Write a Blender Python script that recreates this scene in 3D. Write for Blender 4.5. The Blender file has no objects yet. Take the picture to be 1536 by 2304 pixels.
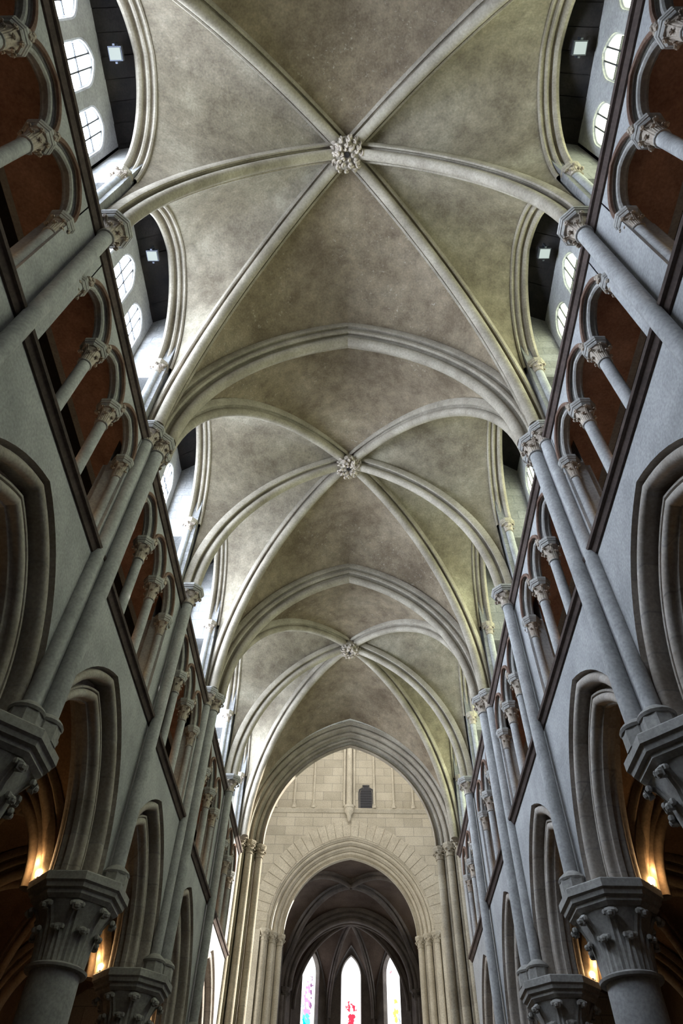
import bpy, bmesh, math, random
from mathutils import Vector, Matrix
random.seed(7)
sin, cos, pi, sqrt = math.sin, math.cos, math.pi, math.sqrt
sc = bpy.context.scene
COL = sc.collection

# ------------------------------------------------------------------ camera
cam_d = bpy.data.cameras.new('camera'); cam = bpy.data.objects.new('camera', cam_d); COL.objects.link(cam)
cam_d.sensor_fit = 'VERTICAL'; cam_d.sensor_height = 36.0; cam_d.lens = 1516.47 / 2304 * 36
cam_d.clip_start = 0.05; cam_d.clip_end = 300
_a, _y, _r = [math.radians(v) for v in (51.262, -1.888, -1.579)]
_f = Vector((sin(_y)*cos(_a), cos(_y)*cos(_a), sin(_a)))
_rt = Vector((cos(_y), -sin(_y), 0)); _up = _rt.cross(_f)
_R = _rt*cos(_r) - _up*sin(_r); _U = _rt*sin(_r) + _up*cos(_r)
_m = Matrix((( _R.x, _U.x, -_f.x, 0.18), (_R.y, _U.y, -_f.y, 0.0), (_R.z, _U.z, -_f.z, 1.6), (0, 0, 0, 1)))
cam.matrix_world = _m
sc.camera = cam

# ------------------------------------------------------------------ exposure, world, sun
sc.view_settings.view_transform = 'Standard'; sc.view_settings.look = 'None'
sc.view_settings.gamma = 1; sc.view_settings.use_curve_mapping = False
sc.view_settings.exposure = 0.14
LEFT_SKY = ((0.74, 0.85, 1.0), 34.0)      # daylight through the left lancets
RIGHT_SKY = ((0.90, 1.0, 0.70), 9.0)     # daylight through the right lancets
WEST_FILL = ((0.85, 0.92, 1.0), 0.15)  # fill glow for unseen west windows added behind the camera
TOWER_FILL = ((1.0, 0.97, 0.90), 7.5)  # glow of added, unseen tower windows; the transept panes share it
EAST_SKY = ((0.95, 0.98, 1.0), 6.0)
w = bpy.data.worlds.new('sky'); sc.world = w; w.use_nodes = True
w.node_tree.nodes['Background'].inputs[0].default_value = (0.75, 0.87, 1.0, 1)
w.node_tree.nodes['Background'].inputs[1].default_value = 1.5
sun_d = bpy.data.lights.new('sun', 'SUN'); sun_d.energy = 14; sun_d.color = (1, .95, .85); sun_d.angle = math.radians(.6)
sun = bpy.data.objects.new('sun', sun_d); COL.objects.link(sun)
SUN_TO = Vector((-1, -.62, -.35))
sun.rotation_euler = SUN_TO.to_track_quat('-Z', 'Y').to_euler()
sun.location = (30, 40, 30)
sc.cycles.use_denoising = True
sc.cycles.max_bounces = 8; sc.cycles.diffuse_bounces = 6

# ------------------------------------------------------------------ sizes
W = 3.54                      # nave wall face
YP = {k: 2.847 + 3.835*k for k in range(-3, 6)}
YP[0] = 2.93; YP[-1] = -0.88
Z1, Z2 = 8.70, 11.60          # string courses
ZS = 5.80                     # arcade springing
ZC = 11.95                    # vault springing
SIDES = ((-1, 'left', LEFT_SKY), (1, 'right', RIGHT_SKY))
ORD = {-1: 'nearest, cut by the top of the picture', 0: 'nearest', 1: 'second', 2: 'third', 3: 'fourth', 4: 'fifth', 5: 'sixth'}
BAY = {-1: 'nearest bay', 0: 'second bay', 1: 'third bay', 2: 'fourth bay', 3: 'fifth bay', 4: 'farthest bay before the crossing'}

# ------------------------------------------------------------------ materials
def new_mat(name):
    m = bpy.data.materials.new(name); m.use_nodes = True
    nt = m.node_tree; b = nt.nodes['Principled BSDF']
    b.inputs['Specular IOR Level'].default_value = .2
    return m, nt, b
def N(nt, t, **kw):
    n = nt.nodes.new(t)
    for k, v in kw.items():
        if k in n.inputs.keys(): n.inputs[k].default_value = v
        else: setattr(n, k, v)
    return n
def ramp(nt, fac, stops):
    r = nt.nodes.new('ShaderNodeValToRGB'); e = r.color_ramp.elements
    while len(e) < len(stops): e.new(.5)
    for i, (p, c) in enumerate(stops):
        e[i].position = p; e[i].color = (*c, 1)
    nt.links.new(fac, r.inputs[0]); return r
def stone(name, c1, c2, c3=None, scale=1.2, rough=.85, bump=.25, specks=0.0, blocks=None, mortar=.6):
    """soft stained stone: large blotches, fine grain, optional pale specks or block joints"""
    m, nt, b = new_mat(name); L = nt.links.new
    geo = N(nt, 'ShaderNodeNewGeometry')
    n1 = N(nt, 'ShaderNodeTexNoise', Scale=scale, Detail=6.0, Roughness=.62); L(geo.outputs['Position'], n1.inputs['Vector'])
    stops = [(.33, c1), (.66, c2)] if c3 is None else [(.30, c1), (.5, c2), (.70, c3)]
    r = ramp(nt, n1.outputs[0], stops); col = r.outputs[0]
    n2 = N(nt, 'ShaderNodeTexNoise', Scale=26.0, Detail=4.0); L(geo.outputs['Position'], n2.inputs['Vector'])
    r2 = ramp(nt, n2.outputs[0], [(.3, (.80, .80, .80)), (.7, (1.12, 1.12, 1.12))])
    mx = N(nt, 'ShaderNodeMix', data_type='RGBA', blend_type='MULTIPLY'); mx.inputs[0].default_value = 1
    L(col, mx.inputs[6]); L(r2.outputs[0], mx.inputs[7]); col = mx.outputs[2]
    if specks:
        n5 = N(nt, 'ShaderNodeTexNoise', Scale=3.2, Detail=7.0, Roughness=.7); L(geo.outputs['Position'], n5.inputs['Vector'])
        r5 = ramp(nt, n5.outputs[0], [(.32, (.70, .68, .66)), (.68, (1.22, 1.22, 1.2))])
        mx5 = N(nt, 'ShaderNodeMix', data_type='RGBA', blend_type='MULTIPLY'); mx5.inputs[0].default_value = 1
        L(col, mx5.inputs[6]); L(r5.outputs[0], mx5.inputs[7]); col = mx5.outputs[2]
        n3 = N(nt, 'ShaderNodeTexNoise', Scale=11.0, Detail=8.0, Roughness=.8); L(geo.outputs['Position'], n3.inputs['Vector'])
        n4 = N(nt, 'ShaderNodeTexNoise', Scale=.55, Detail=2.0); L(geo.outputs['Position'], n4.inputs['Vector'])
        r3 = ramp(nt, n3.outputs[0], [(.58, (0, 0, 0)), (.66, (1, 1, 1))])
        r4 = ramp(nt, n4.outputs[0], [(.45, (0, 0, 0)), (.6, (1, 1, 1))])
        mm = N(nt, 'ShaderNodeMath', operation='MULTIPLY'); L(r3.outputs[0], mm.inputs[0]); L(r4.outputs[0], mm.inputs[1])
        mm2 = N(nt, 'ShaderNodeMath', operation='MULTIPLY'); L(mm.outputs[0], mm2.inputs[0]); mm2.inputs[1].default_value = specks
        mx2 = N(nt, 'ShaderNodeMix', data_type='RGBA'); L(mm2.outputs[0], mx2.inputs[0]); L(col, mx2.inputs[6]); mx2.inputs[7].default_value = (.62, .58, .50, 1)
        col = mx2.outputs[2]
    if blocks:
        sp = N(nt, 'ShaderNodeSeparateXYZ'); L(geo.outputs['Position'], sp.inputs[0])
        ad = N(nt, 'ShaderNodeMath', operation='ADD'); L(sp.outputs[0], ad.inputs[0]); L(sp.outputs[1], ad.inputs[1])
        cb = N(nt, 'ShaderNodeCombineXYZ'); L(ad.outputs[0], cb.inputs[0]); L(sp.outputs[2], cb.inputs[1])
        br = N(nt, 'ShaderNodeTexBrick'); L(cb.outputs[0], br.inputs['Vector'])
        br.inputs['Color1'].default_value = (.82, .80, .76, 1); br.inputs['Color2'].default_value = (1.08, 1.06, 1.02, 1)
        br.inputs['Mortar'].default_value = (mortar, mortar, mortar, 1)
        br.inputs['Scale'].default_value = 1.0; br.inputs['Brick Width'].default_value = blocks[0]; br.inputs['Row Height'].default_value = blocks[1]
        br.inputs['Mortar Size'].default_value = .012; br.inputs['Mortar Smooth'].default_value = .3; br.inputs['Bias'].default_value = .1
        mx3 = N(nt, 'ShaderNodeMix', data_type='RGBA', blend_type='MULTIPLY'); mx3.inputs[0].default_value = 1
        L(col, mx3.inputs[6]); L(br.outputs[0], mx3.inputs[7]); col = mx3.outputs[2]
    L(col, b.inputs['Base Color']); b.inputs['Roughness'].default_value = rough
    bp = N(nt, 'ShaderNodeBump', Strength=bump, Distance=.02); L(n2.outputs[0], bp.inputs['Height']); L(bp.outputs[0], b.inputs['Normal'])
    return m
def plain(name, c, rough=.6, metal=0.0):
    m, nt, b = new_mat(name); b.inputs['Base Color'].default_value = (*c, 1)
    n = N(nt, 'ShaderNodeTexNoise', Scale=14.0, Detail=3.0)
    r = ramp(nt, n.outputs[0], [(.3, tuple(v*.75 for v in c)), (.7, tuple(min(1, v*1.15) for v in c))])
    nt.links.new(r.outputs[0], b.inputs['Base Color'])
    b.inputs['Roughness'].default_value = rough; b.inputs['Metallic'].default_value = metal
    return m
def lit(name, c, s):
    m, nt, b = new_mat(name); b.inputs['Base Color'].default_value = (.02, .02, .02, 1)
    b.inputs['Emission Color'].default_value = (*c, 1); b.inputs['Emission Strength'].default_value = s
    return m
M = {}
M['wall'] = stone('wall_stone', (.28, .28, .285), (.39, .39, .39), scale=1.6, bump=.15)
M['mould'] = stone('moulded_stone', (.27, .26, .25), (.40, .39, .37), scale=2.2, bump=.15)
M['arch'] = stone('arcade_arch_stone', (.30, .26, .23), (.42, .39, .37), scale=1.8, bump=.15, blocks=(9.0, .42), mortar=.8)
M['redroll'] = stone('hood_stone', (.11, .062, .045), (.20, .13, .10), scale=3, bump=.15)
M['string'] = stone('string_stone', (.06, .045, .04), (.11, .08, .07), scale=3, bump=.1)
M['shaft'] = stone('shaft_stone', (.30, .30, .30), (.42, .42, .42), scale=3, bump=.1)
M['foliage'] = stone('carved_stone', (.30, .25, .21), (.50, .43, .36), scale=6, bump=.3)
M['vault'] = stone('vault_plaster', (.125, .094, .062), (.215, .170, .118), (.29, .24, .175), scale=.6, bump=.4, specks=.5)
M['web'] = stone('vault_web_plaster', (.14, .115, .083), (.225, .193, .145), (.30, .27, .21), scale=.7, bump=.35, specks=.25)
M['rib'] = stone('rib_stone', (.23, .198, .155), (.385, .34, .275), scale=1.5, bump=.15)
M['pier'] = stone('crossing_pier_stone', (.30, .26, .20), (.40, .36, .29), scale=1.2, bump=.15, blocks=(2.0, .45), mortar=.85)
M['brown'] = stone('brown_plaster', (.30, .16, .115), (.39, .235, .18), scale=1.0, bump=.2, specks=.1)
M['dark'] = stone('dark_timber', (.012, .011, .012), (.03, .025, .022), scale=2, bump=.2)  # near-black tone holds the shade of the backlit boards and boss hole
M['ashlar'] = stone('cream_ashlar', (.46, .43, .365), (.58, .55, .48), scale=.9, bump=.2, blocks=(.82, .41), mortar=.62)
M['pale'] = stone('pale_ashlar', (.20, .20, .205), (.28, .28, .285), scale=.9, bump=.2, blocks=(.55, .3), mortar=.72)
M['cream'] = stone('cream_stone', (.48, .44, .36), (.62, .58, .49), scale=1.5, bump=.15)
M['aisle'] = stone('aisle_plaster', (.15, .085, .045), (.24, .145, .08), scale=.9, bump=.2)
M['aislerib'] = stone('aisle_rib_stone', (.20, .14, .09), (.32, .24, .16), scale=2, bump=.15)
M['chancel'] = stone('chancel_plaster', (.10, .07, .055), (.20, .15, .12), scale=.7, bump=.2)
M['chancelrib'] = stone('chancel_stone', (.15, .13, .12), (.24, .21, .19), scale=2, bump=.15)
M['floor'] = stone('floor_tiles', (.05, .042, .035), (.09, .075, .06), scale=2, bump=.1)
M['lead'] = plain('lead_bars', (.05, .05, .055), .5)
M['metal'] = plain('lamp_metal', (.05, .055, .07), .4, .5)
M['glass_left'] = lit('daylit_glass_left', *LEFT_SKY)
M['glass_right'] = lit('daylit_glass_right', *RIGHT_SKY)
M['glass_west'] = lit('daylit_glass_west', *WEST_FILL)
M['glass_tower'] = lit('daylit_glass_tower', *TOWER_FILL)
M['lampface'] = lit('floodlight_face', (.85, 1.0, .95), .55)
M['bulb'] = lit('warm_bulb', (1.0, .72, .36), 60)
M['door'] = plain('dark_leaded_door', (.035, .035, .045), .5)
def stained(name, blobs, strength):
    """pale daylit glass with loose coloured patches; blobs: (x, z, rx, rz, colour) in window-local metres"""
    m, nt, b = new_mat(name); L = nt.links.new
    tc = N(nt, 'ShaderNodeTexCoord'); sp = N(nt, 'ShaderNodeSeparateXYZ'); L(tc.outputs['Object'], sp.inputs[0])
    nz = N(nt, 'ShaderNodeTexNoise', Scale=5.0, Detail=3.0); L(tc.outputs['Object'], nz.inputs['Vector'])
    sn = N(nt, 'ShaderNodeSeparateColor'); L(nz.outputs[1], sn.inputs[0])
    v = N(nt, 'ShaderNodeTexVoronoi', Scale=7.0); L(tc.outputs['Object'], v.inputs['Vector'])
    col = N(nt, 'ShaderNodeRGB'); col.outputs[0].default_value = (.95, .98, 1, 1); cur = col.outputs[0]
    for bx_, bz, rx, rz, c in blobs:
        def term(src, off, rad, nsrc, amp):
            a = N(nt, 'ShaderNodeMath', operation='SUBTRACT'); L(src, a.inputs[0]); a.inputs[1].default_value = off
            n_ = N(nt, 'ShaderNodeMath', operation='MULTIPLY_ADD'); L(nsrc, n_.inputs[0]); n_.inputs[1].default_value = amp; L(a.outputs[0], n_.inputs[2])
            s_ = N(nt, 'ShaderNodeMath', operation='SUBTRACT'); L(n_.outputs[0], s_.inputs[0]); s_.inputs[1].default_value = amp*.5
            d = N(nt, 'ShaderNodeMath', operation='DIVIDE'); L(s_.outputs[0], d.inputs[0]); d.inputs[1].default_value = rad
            p = N(nt, 'ShaderNodeMath', operation='POWER'); L(d.outputs[0], p.inputs[0]); p.inputs[1].default_value = 2
            ab = N(nt, 'ShaderNodeMath', operation='MULTIPLY'); L(d.outputs[0], ab.inputs[0]); L(d.outputs[0], ab.inputs[1])
            return ab.outputs[0]
        tx = term(sp.outputs[0], bx_, rx, sn.outputs[0], .5); tz = term(sp.outputs[2], bz, rz, sn.outputs[1], .8)
        s = N(nt, 'ShaderNodeMath', operation='ADD'); L(tx, s.inputs[0]); L(tz, s.inputs[1])
        lt = N(nt, 'ShaderNodeMath', operation='LESS_THAN'); L(s.outputs[0], lt.inputs[0]); lt.inputs[1].default_value = 1
        vs = N(nt, 'ShaderNodeSeparateColor'); L(v.outputs['Color'], vs.inputs[0])
        gt = N(nt, 'ShaderNodeMath', operation='GREATER_THAN'); L(vs.outputs[0], gt.inputs[0]); gt.inputs[1].default_value = .28
        ml = N(nt, 'ShaderNodeMath', operation='MULTIPLY'); L(lt.outputs[0], ml.inputs[0]); L(gt.outputs[0], ml.inputs[1]); lt = ml
        mx = N(nt, 'ShaderNodeMix', data_type='RGBA'); L(lt.outputs[0], mx.inputs[0]); L(cur, mx.inputs[6]); mx.inputs[7].default_value = (*c, 1)
        cur = mx.outputs[2]
    b.inputs['Base Color'].default_value = (.02, .02, .02, 1)
    L(cur, b.inputs['Emission Color']); b.inputs['Emission Strength'].default_value = strength
    return m

# ------------------------------------------------------------------ mesh builder
class MB:
    def __init__(s): s.v = []; s.f = []; s.T = Matrix.Identity(4)
    def add(s, p): s.v.append(tuple(s.T @ Vector(p))); return len(s.v)-1
    def face(s, *i): s.f.append(tuple(i))
    def grid(s, rows, closed=False, caps=False):
        ids = [[s.add(p) for p in r] for r in rows]
        for a, b in zip(ids, ids[1:]):
            n = len(a)
            for i in range(n if closed else n-1):
                j = (i+1) % n; s.face(a[i], a[j], b[j], b[i])
        if caps and closed: s.face(*ids[0][::-1]); s.face(*ids[-1])
        return ids
    def box(s, x0, x1, y0, y1, z0, z1):
        s.grid([[(x0, y0, z0), (x1, y0, z0), (x1, y1, z0), (x0, y1, z0)], [(x0, y0, z1), (x1, y0, z1), (x1, y1, z1), (x0, y1, z1)]], True, True)
    def lathe(s, prof, c=(0, 0), n=16, caps=True, off=0, a0=0, a1=2*pi):
        rows = [[(c[0]+r*cos(off+2*pi*i/n), c[1]+r*sin(off+2*pi*i/n), z) for i in range(n)] for r, z in prof]
        s.grid(rows, True, caps)
    def tube(s, pts, radii, n=8, caps=True):
        if not isinstance(radii, (list, tuple)): radii = [radii]*len(pts)
        P = [Vector(p) for p in pts]; rows = []; ref = None
        for i, p in enumerate(P):
            t = (P[min(i+1, len(P)-1)] - P[max(i-1, 0)]).normalized()
            if ref is None: ref = Vector((0, 0, 1)) if abs(t.z) < .9 else Vector((1, 0, 0))
            b = t.cross(ref).normalized(); ref = b.cross(t).normalized()
            rows.append([p + (b*cos(2*pi*k/n) + ref*sin(2*pi*k/n))*radii[i] for k in range(n)])
        s.grid(rows, True, caps)
    def ball(s, c, r, n=8, m=5):
        if not isinstance(r, (list, tuple)): r = (r, r, r)
        rows = [[(c[0]+r[0]*sin(pi*(j+.02)/(m+.04))*cos(2*pi*i/n), c[1]+r[1]*sin(pi*(j+.02)/(m+.04))*sin(2*pi*i/n), c[2]+r[2]*cos(pi*(j+.02)/(m+.04))) for i in range(n)] for j in range(m+1)]
        s.grid(rows, True, True)
    def mesh(s, name, mats, angle=40):
        me = bpy.data.meshes.new(name); me.from_pydata(s.v, [], s.f)
        for m in (mats if isinstance(mats, (list, tuple)) else [mats]): me.materials.append(m)
        bm = bmesh.new(); bm.from_mesh(me); bmesh.ops.recalc_face_normals(bm, faces=bm.faces)
        for f in bm.faces: f.smooth = True
        bm.to_mesh(me); bm.free()
        me.set_sharp_from_angle(angle=math.radians(angle)); me.update()
        return me
    def obj(s, name, mat, parent=None, angle=40):
        return link(name, s.mesh(name, mat, angle), parent)
def link(name, data, parent=None):
    o = bpy.data.objects.new(name, data); COL.objects.link(o)
    if parent: o.parent = parent
    return o
def tag(o, label, cat, group=None):
    o['label'] = label; o['category'] = cat
    if group: o['group'] = group
    return o
def struct(o): o['kind'] = 'structure'; return o
def empty(name, loc, rz=0): 
    o = bpy.data.objects.new(name, None); COL.objects.link(o); o.location = loc; o.rotation_euler = (0, 0, rz); o.empty_display_size = .1
    return o
def copy_tree(o, parent=None):
    c = o.copy(); COL.objects.link(c); c.parent = parent
    for ch in list(o.children): copy_tree(ch, c)
    return c
PROTO = {}
def place(key, maker, name, loc, rz, label, cat, group):
    """first use builds the thing, later uses copy it with its parts"""
    if key not in PROTO:
        r = empty(name, loc, rz); maker(r); PROTO[key] = r
    else:
        r = copy_tree(PROTO[key]); r.location = loc; r.rotation_euler = (0, 0, rz)
    return tag(r, label, cat, group)

# ------------------------------------------------------------------ arch geometry
def arc2(a, h, inset=0.0, n=14, full=True):
    """two-centred pointed arch, half span a, rise h, drawn concentric at an inset; returns (s, z) left spring -> right spring"""
    R = (a*a + h*h)/(2*a); c = R - a; r = R - inset
    if c > 0: th = math.acos(max(-1, min(1, c/r)))
    else: th = math.acos(max(-1, min(1, c/r)))
    half = [(c - r*cos(th*i/n), r*sin(th*i/n)) for i in range(n+1)]
    half[-1] = (0.0, half[-1][1])
    return half + [(-s_, z_) for s_, z_ in reversed(half[:-1])] if full else half
def wall_base(a, h, n=18):
    """tall, nearly round-headed arch with a faint point at the crown"""
    k = 1.12; pts = arc2(a, a*k, 0, n); return [(s_, z_*h/(a*k)) for s_, z_ in pts]
def off_curve(pts, d):
    out = []
    for i, p in enumerate(pts):
        q0, q1 = pts[max(i-1, 0)], pts[min(i+1, len(pts)-1)]; tx, tz = q1[0]-q0[0], q1[1]-q0[1]
        if i == 0 or i == len(pts)-1: tx, tz = 0, (1 if i == 0 else -1)
        l = sqrt(tx*tx+tz*tz); out.append((p[0]+tz/l*d, p[1]-tx/l*d))
    return out
def roll(cu, ci, r, a0=-100, a1=100, n=7):
    return [(cu + r*cos(math.radians(a0+(a1-a0)*i/(n-1))), ci + r*sin(math.radians(a0+(a1-a0)*i/(n-1)))) for i in range(n)]
def moulded_arch(mb, a, h, prof, z0, n=14, stilt=0):
    """prof: (u, inset); u>0 toward the nave. local axes: x = u, y = along the wall"""
    rows = []
    for u, ins in prof:
        pts = [(u, s_, z0+z_) for s_, z_ in arc2(a, h, ins, n)]
        if stilt: pts = [(u, pts[0][1], z0-stilt)] + pts + [(u, pts[-1][1], z0-stilt)]
        rows.append(pts)
    mb.grid(rows)
def spandrel(mb, u, c, a, h, z0, ztop, y0, y1, zb=None, n=14, inset=0):
    """wall face at depth u around one arch centred on c"""
    pts = arc2(a, h, inset, n); zb = z0 if zb is None else zb
    if c-a > y0: mb.grid([[(u, y0, zb), (u, c+pts[0][0], zb)], [(u, y0, z0), (u, c+pts[0][0], z0)], [(u, y0, ztop), (u, c+pts[0][0], ztop)]])
    if c+a < y1: mb.grid([[(u, c+pts[-1][0], zb), (u, y1, zb)], [(u, c+pts[-1][0], z0), (u, y1, z0)], [(u, c+pts[-1][0], ztop), (u, y1, ztop)]])
    mb.grid([[(u, c+s_, z0+z_) for s_, z_ in pts], [(u, c+s_, ztop) for s_, z_ in pts]])

def rib_curve(p0, p1, n=22, stilt=0.0):
    """quarter-like arc from springing p0 to crown p1 in a vertical plane"""
    p0 = Vector(p0); p1 = Vector(p1); d = Vector((p1.x-p0.x, p1.y-p0.y, 0)); a = d.length; d.normalize(); h = p1.z-p0.z-stilt
    R = (a*a + h*h)/(2*a)
    th = math.atan2(h, R-a)
    pts = []
    if stilt: pts = [(Vector(p0), Vector((0, 0, 1)))]
    for i in range(n+1):
        t = th*i/n
        pts.append((p0 + d*(R - R*cos(t)) + Vector((0, 0, stilt + R*sin(t))), (d*sin(t) + Vector((0, 0, cos(t)))).normalized()))
    return pts, d
MINOR = [(.185, -.06), (.185, .055), (.165, .095), (.135, .10), (.12, .075), (.115, .045), (.09, .04), (.068, .07), (.066, .12), (.092, .15), (.105, .195), (.095, .245), (.062, .28), (.02, .292)]
MAJOR = [(.30, -.06), (.30, .04), (.275, .085), (.245, .08), (.235, .045), (.205, .04), (.19, .09), (.215, .12), (.225, .165), (.205, .21), (.165, .225), (.13, .205), (.12, .165), (.095, .15),
         (.075, .19), (.072, .245), (.105, .275), (.12, .32), (.105, .37), (.065, .405), (.02, .415)]
WALLR = [(-.36, -.12), (-.36, .09), (-.355, .15), (-.33, .195), (-.285, .21), (-.245, .185), (-.225, .14), (-.235, .09), (-.20, .05), (-.175, .07), (-.17, .11), (-.14, .125), (-.11, .105), (-.105, .06),
         (-.085, .03), (-.06, .03), (-.05, .065), (-.02, .075), (.005, .05), (.01, 0), (.01, -.10)]      # (toward nave, inset)
def sweep_rib(mb, pts, d, prof, side=None):
    B = Vector((-d.y, d.x, 0)); full = prof + [(-b, n) for b, n in reversed(prof)]
    rows = []
    for p, t in pts:
        Nn = Vector((d.x*t.z, d.y*t.z, -(t.x*d.x+t.y*d.y))).normalized()   # toward the inside of the curve
        rows.append([p + B*b + Nn*n for b, n in full])
    mb.grid(rows, True, True)
def profcurve_q(pts, q):
    """point of a rib curve at normalised height q"""
    z0, z1 = pts[0].z, pts[-1].z; z = z0 + (z1-z0)*q
    for a, b in zip(pts, pts[1:]):
        if a.z <= z <= b.z + 1e-9:
            t = 0 if b.z-a.z < 1e-9 else (z-a.z)/(b.z-a.z); return a.lerp(b, t)
    return pts[-1].copy()
def web(mb, A, B, rows=26, m=7):
    """ruled vault web between two rib curves, joined course by course"""
    R = []
    for i in range(rows+1):
        q = sin(pi/2*i/rows)
        a, b = profcurve_q(A, q), profcurve_q(B, q)
        R.append([a.lerp(b, j/m) + Vector((0, 0, .05*sin(pi*j/m)*q)) for j in range(m+1)])
    mb.grid(R)
def mono(pts):
    out = [pts[0]]
    for p in pts[1:]:
        if p.z >= out[-1].z: out.append(p)
        else: out.append(Vector((p.x, p.y, out[-1].z+1e-4)))
    return out

# ------------------------------------------------------------------ capitals and shafts
def leaf(mb, ang, r0, z0, r1, z1, wd, curl):
    """crocket leaf climbing a bell and curling over"""
    ca, sa = cos(ang), sin(ang); tx, ty = -sa, ca
    path = [(r0, z0), (r0+(r1-r0)*.15, z0+(z1-z0)*.35), (r0+(r1-r0)*.45, z0+(z1-z0)*.72), (r1, z1-curl*.25), (r1+curl*.55, z1+curl*.05), (r1+curl, z1-curl*.35), (r1+curl*.75, z1-curl*.9), (r1+curl*.3, z1-curl*.8)]
    wid = [1, .95, .8, .7, .75, .8, .6, .3]; rows = []
    for i, ((r, z), q) in enumerate(zip(path, wid)):
        a = path[max(i-1, 0)]; b = path[min(i+1, len(path)-1)]
        tr, tz = b[0]-a[0], b[1]-a[1]; l = sqrt(tr*tr+tz*tz) or 1; nr, nz = tz/l, -tr/l; hw = wd*q; th = wd*.28
        rows.append([(ca*(r+nr*o)+tx*w_, sa*(r+nr*o)+ty*w_, z+nz*o) for w_, o in ((-hw, 0), (-hw*.45, th*.8), (0, th*.2), (hw*.45, th*.8), (hw, 0), (0, -th*.6))])
    mb.grid(rows, True, True)
    mb.ball((ca*(r1+curl*.85), sa*(r1+curl*.85), z1-curl*.55), (wd*.55, wd*.55, wd*.5), 7, 4)
    for q in (-1, 1): mb.ball((ca*(r1+curl*.6)+tx*wd*q*.8, sa*(r1+curl*.6)+ty*wd*q*.8, z1-curl*.35), wd*.45, 6, 4)
def capital_parts(parent, r0, r1, z0, z1, zt, ab, n=16, leaves=8, off=pi/8, fol='foliage', stonem='mould'):
    """bell with two tiers of leaves from z0 to z1, octagonal abacus z1..zt"""
    h = z1-z0
    b = MB(); b.lathe([(r0*1.0, z0-.01), (r0*1.22, z0+.0*h), (r0*1.25, z0+.04*h), (r0*1.05, z0+.09*h)], n=n*2 if r0 > .2 else n); b.obj('neck_ring', M[stonem], parent)
    b = MB()
    b.lathe([(r0, z0+.05*h), (r0*1.02, z0+.35*h), (r0+(r1-r0)*.35, z0+.65*h), (r0+(r1-r0)*.8, z0+.9*h), (r1, z1)], n=n*2 if r0 > .2 else n)
    lw = 2*pi*r0/leaves*.34
    for i in range(leaves):
        leaf(b, off+2*pi*i/leaves, r0*1.0, z0+.06*h, r0+(r1-r0)*.85, z1-.06*h, lw, r1*(.24 if r0 > .2 else .42))
    for i in range(leaves):
        leaf(b, off+2*pi*(i+.5)/leaves, r0*1.03, z0+.05*h, r0+(r1-r0)*.35, z0+.60*h, lw*.95, r1*(.17 if r0 > .2 else .32))
    b.obj('capital', M[fol], parent)
    b = MB(); t = zt-z1; k = 1/cos(pi/8)
    b.lathe([(ab*.78*k, z1-.01), (ab*.86*k, z1+.12*t), (ab*.86*k, z1+.28*t), (ab*.93*k, z1+.34*t), (ab*.95*k, z1+.52*t), (ab*k, z1+.6*t), (ab*k, zt-.06*t), (ab*.98*k, zt)], n=8, off=pi/8)
    b.obj('abacus', M[stonem], parent, angle=25)
def base_parts(parent, r, z0, z1, sq, mat='mould'):
    b = MB(); h = z1-z0
    b.lathe([(r*1.75, z0+.4*h), (r*1.9, z0+.52*h), (r*1.6, z0+.62*h), (r*1.35, z0+.7*h), (r*1.5, z0+.8*h), (r*1.1, z1), (r, z1+.02)], n=16); b.obj('base', M[mat], parent)
    b = MB(); k = 1/cos(pi/8); b.lathe([(sq*k, z0), (sq*k, z0+.42*h)], n=8, off=pi/8); b.obj('plinth', M[mat], parent, angle=25)

def make_tri_colonnette(root):          # z from 8.77 to 10.80, local origin at shaft axis, height zero at the floor
    b = MB(); b.lathe([(.085, Z1+.2), (.085, 10.30)], n=14); b.obj('shaft', M['shaft'], root)
    base_parts(root, .085, Z1+.05, Z1+.27, .13)
    capital_parts(root, .085, .135, 10.29, 10.64, 10.79, .19, n=12, leaves=6)
def make_tri_respond(root):
    b = MB(); b.lathe([(.075, Z1+.2), (.075, 10.30)], n=14); b.obj('shaft', M['shaft'], root)
    base_parts(root, .075, Z1+.05, Z1+.25, .12)
    capital_parts(root, .075, .12, 10.29, 10.62, 10.77, .17, n=12, leaves=6)
    b = MB(); b.box(-.36, .06, .05, .42, Z1+.05, 10.77); b.obj('pilaster', M['wall'], root)
def make_clere_colonnette(root):
    b = MB(); b.lathe([(.085, ZC-.3), (.085, 13.62)], n=14); b.obj('shaft', M['shaft'], root)
    capital_parts(root, .085, .13, 13.6, 13.84, 13.97, .17, n=12, leaves=6, fol='foliage', stonem='rib')
def make_column(root, major=False):
    b = MB(); b.lathe([(.50, 0), (.50, .25), (.46, .3), (.44, .34), (.48, .42), (.38, .52), (.34, .56)], n=32); b.obj('base', M['mould'], root)
    b = MB(); b.lathe([(.34, .5), (.335, 4.75)], n=40); b.obj('drum', M['shaft'], root)
    capital_parts(root, .335, .52, 4.72, 5.50, ZS, .67, n=20, leaves=8, fol='mould')
def make_minor_shaft(root):             # local x toward the nave; axis at x=0
    b = MB(); b.lathe([(.105, 6.0), (.105, ZC-.42)], n=18); b.obj('shaft', M['shaft'], root)
    b = MB(); b.lathe([(.2, 5.98), (.215, 6.01), (.19, 6.05), (.13, 6.10), (.105, 6.12)], n=20); b.obj('base', M['mould'], root)
    b = MB(); b.lathe([(.19/cos(pi/8), ZS-.02), (.19/cos(pi/8), 5.99)], n=8, off=pi/8); b.obj('plinth', M['mould'], root, angle=25)
    capital_parts(root, .105, .19, ZC-.45, ZC-.14, ZC, .27, n=14, leaves=6, fol='foliage')
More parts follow.
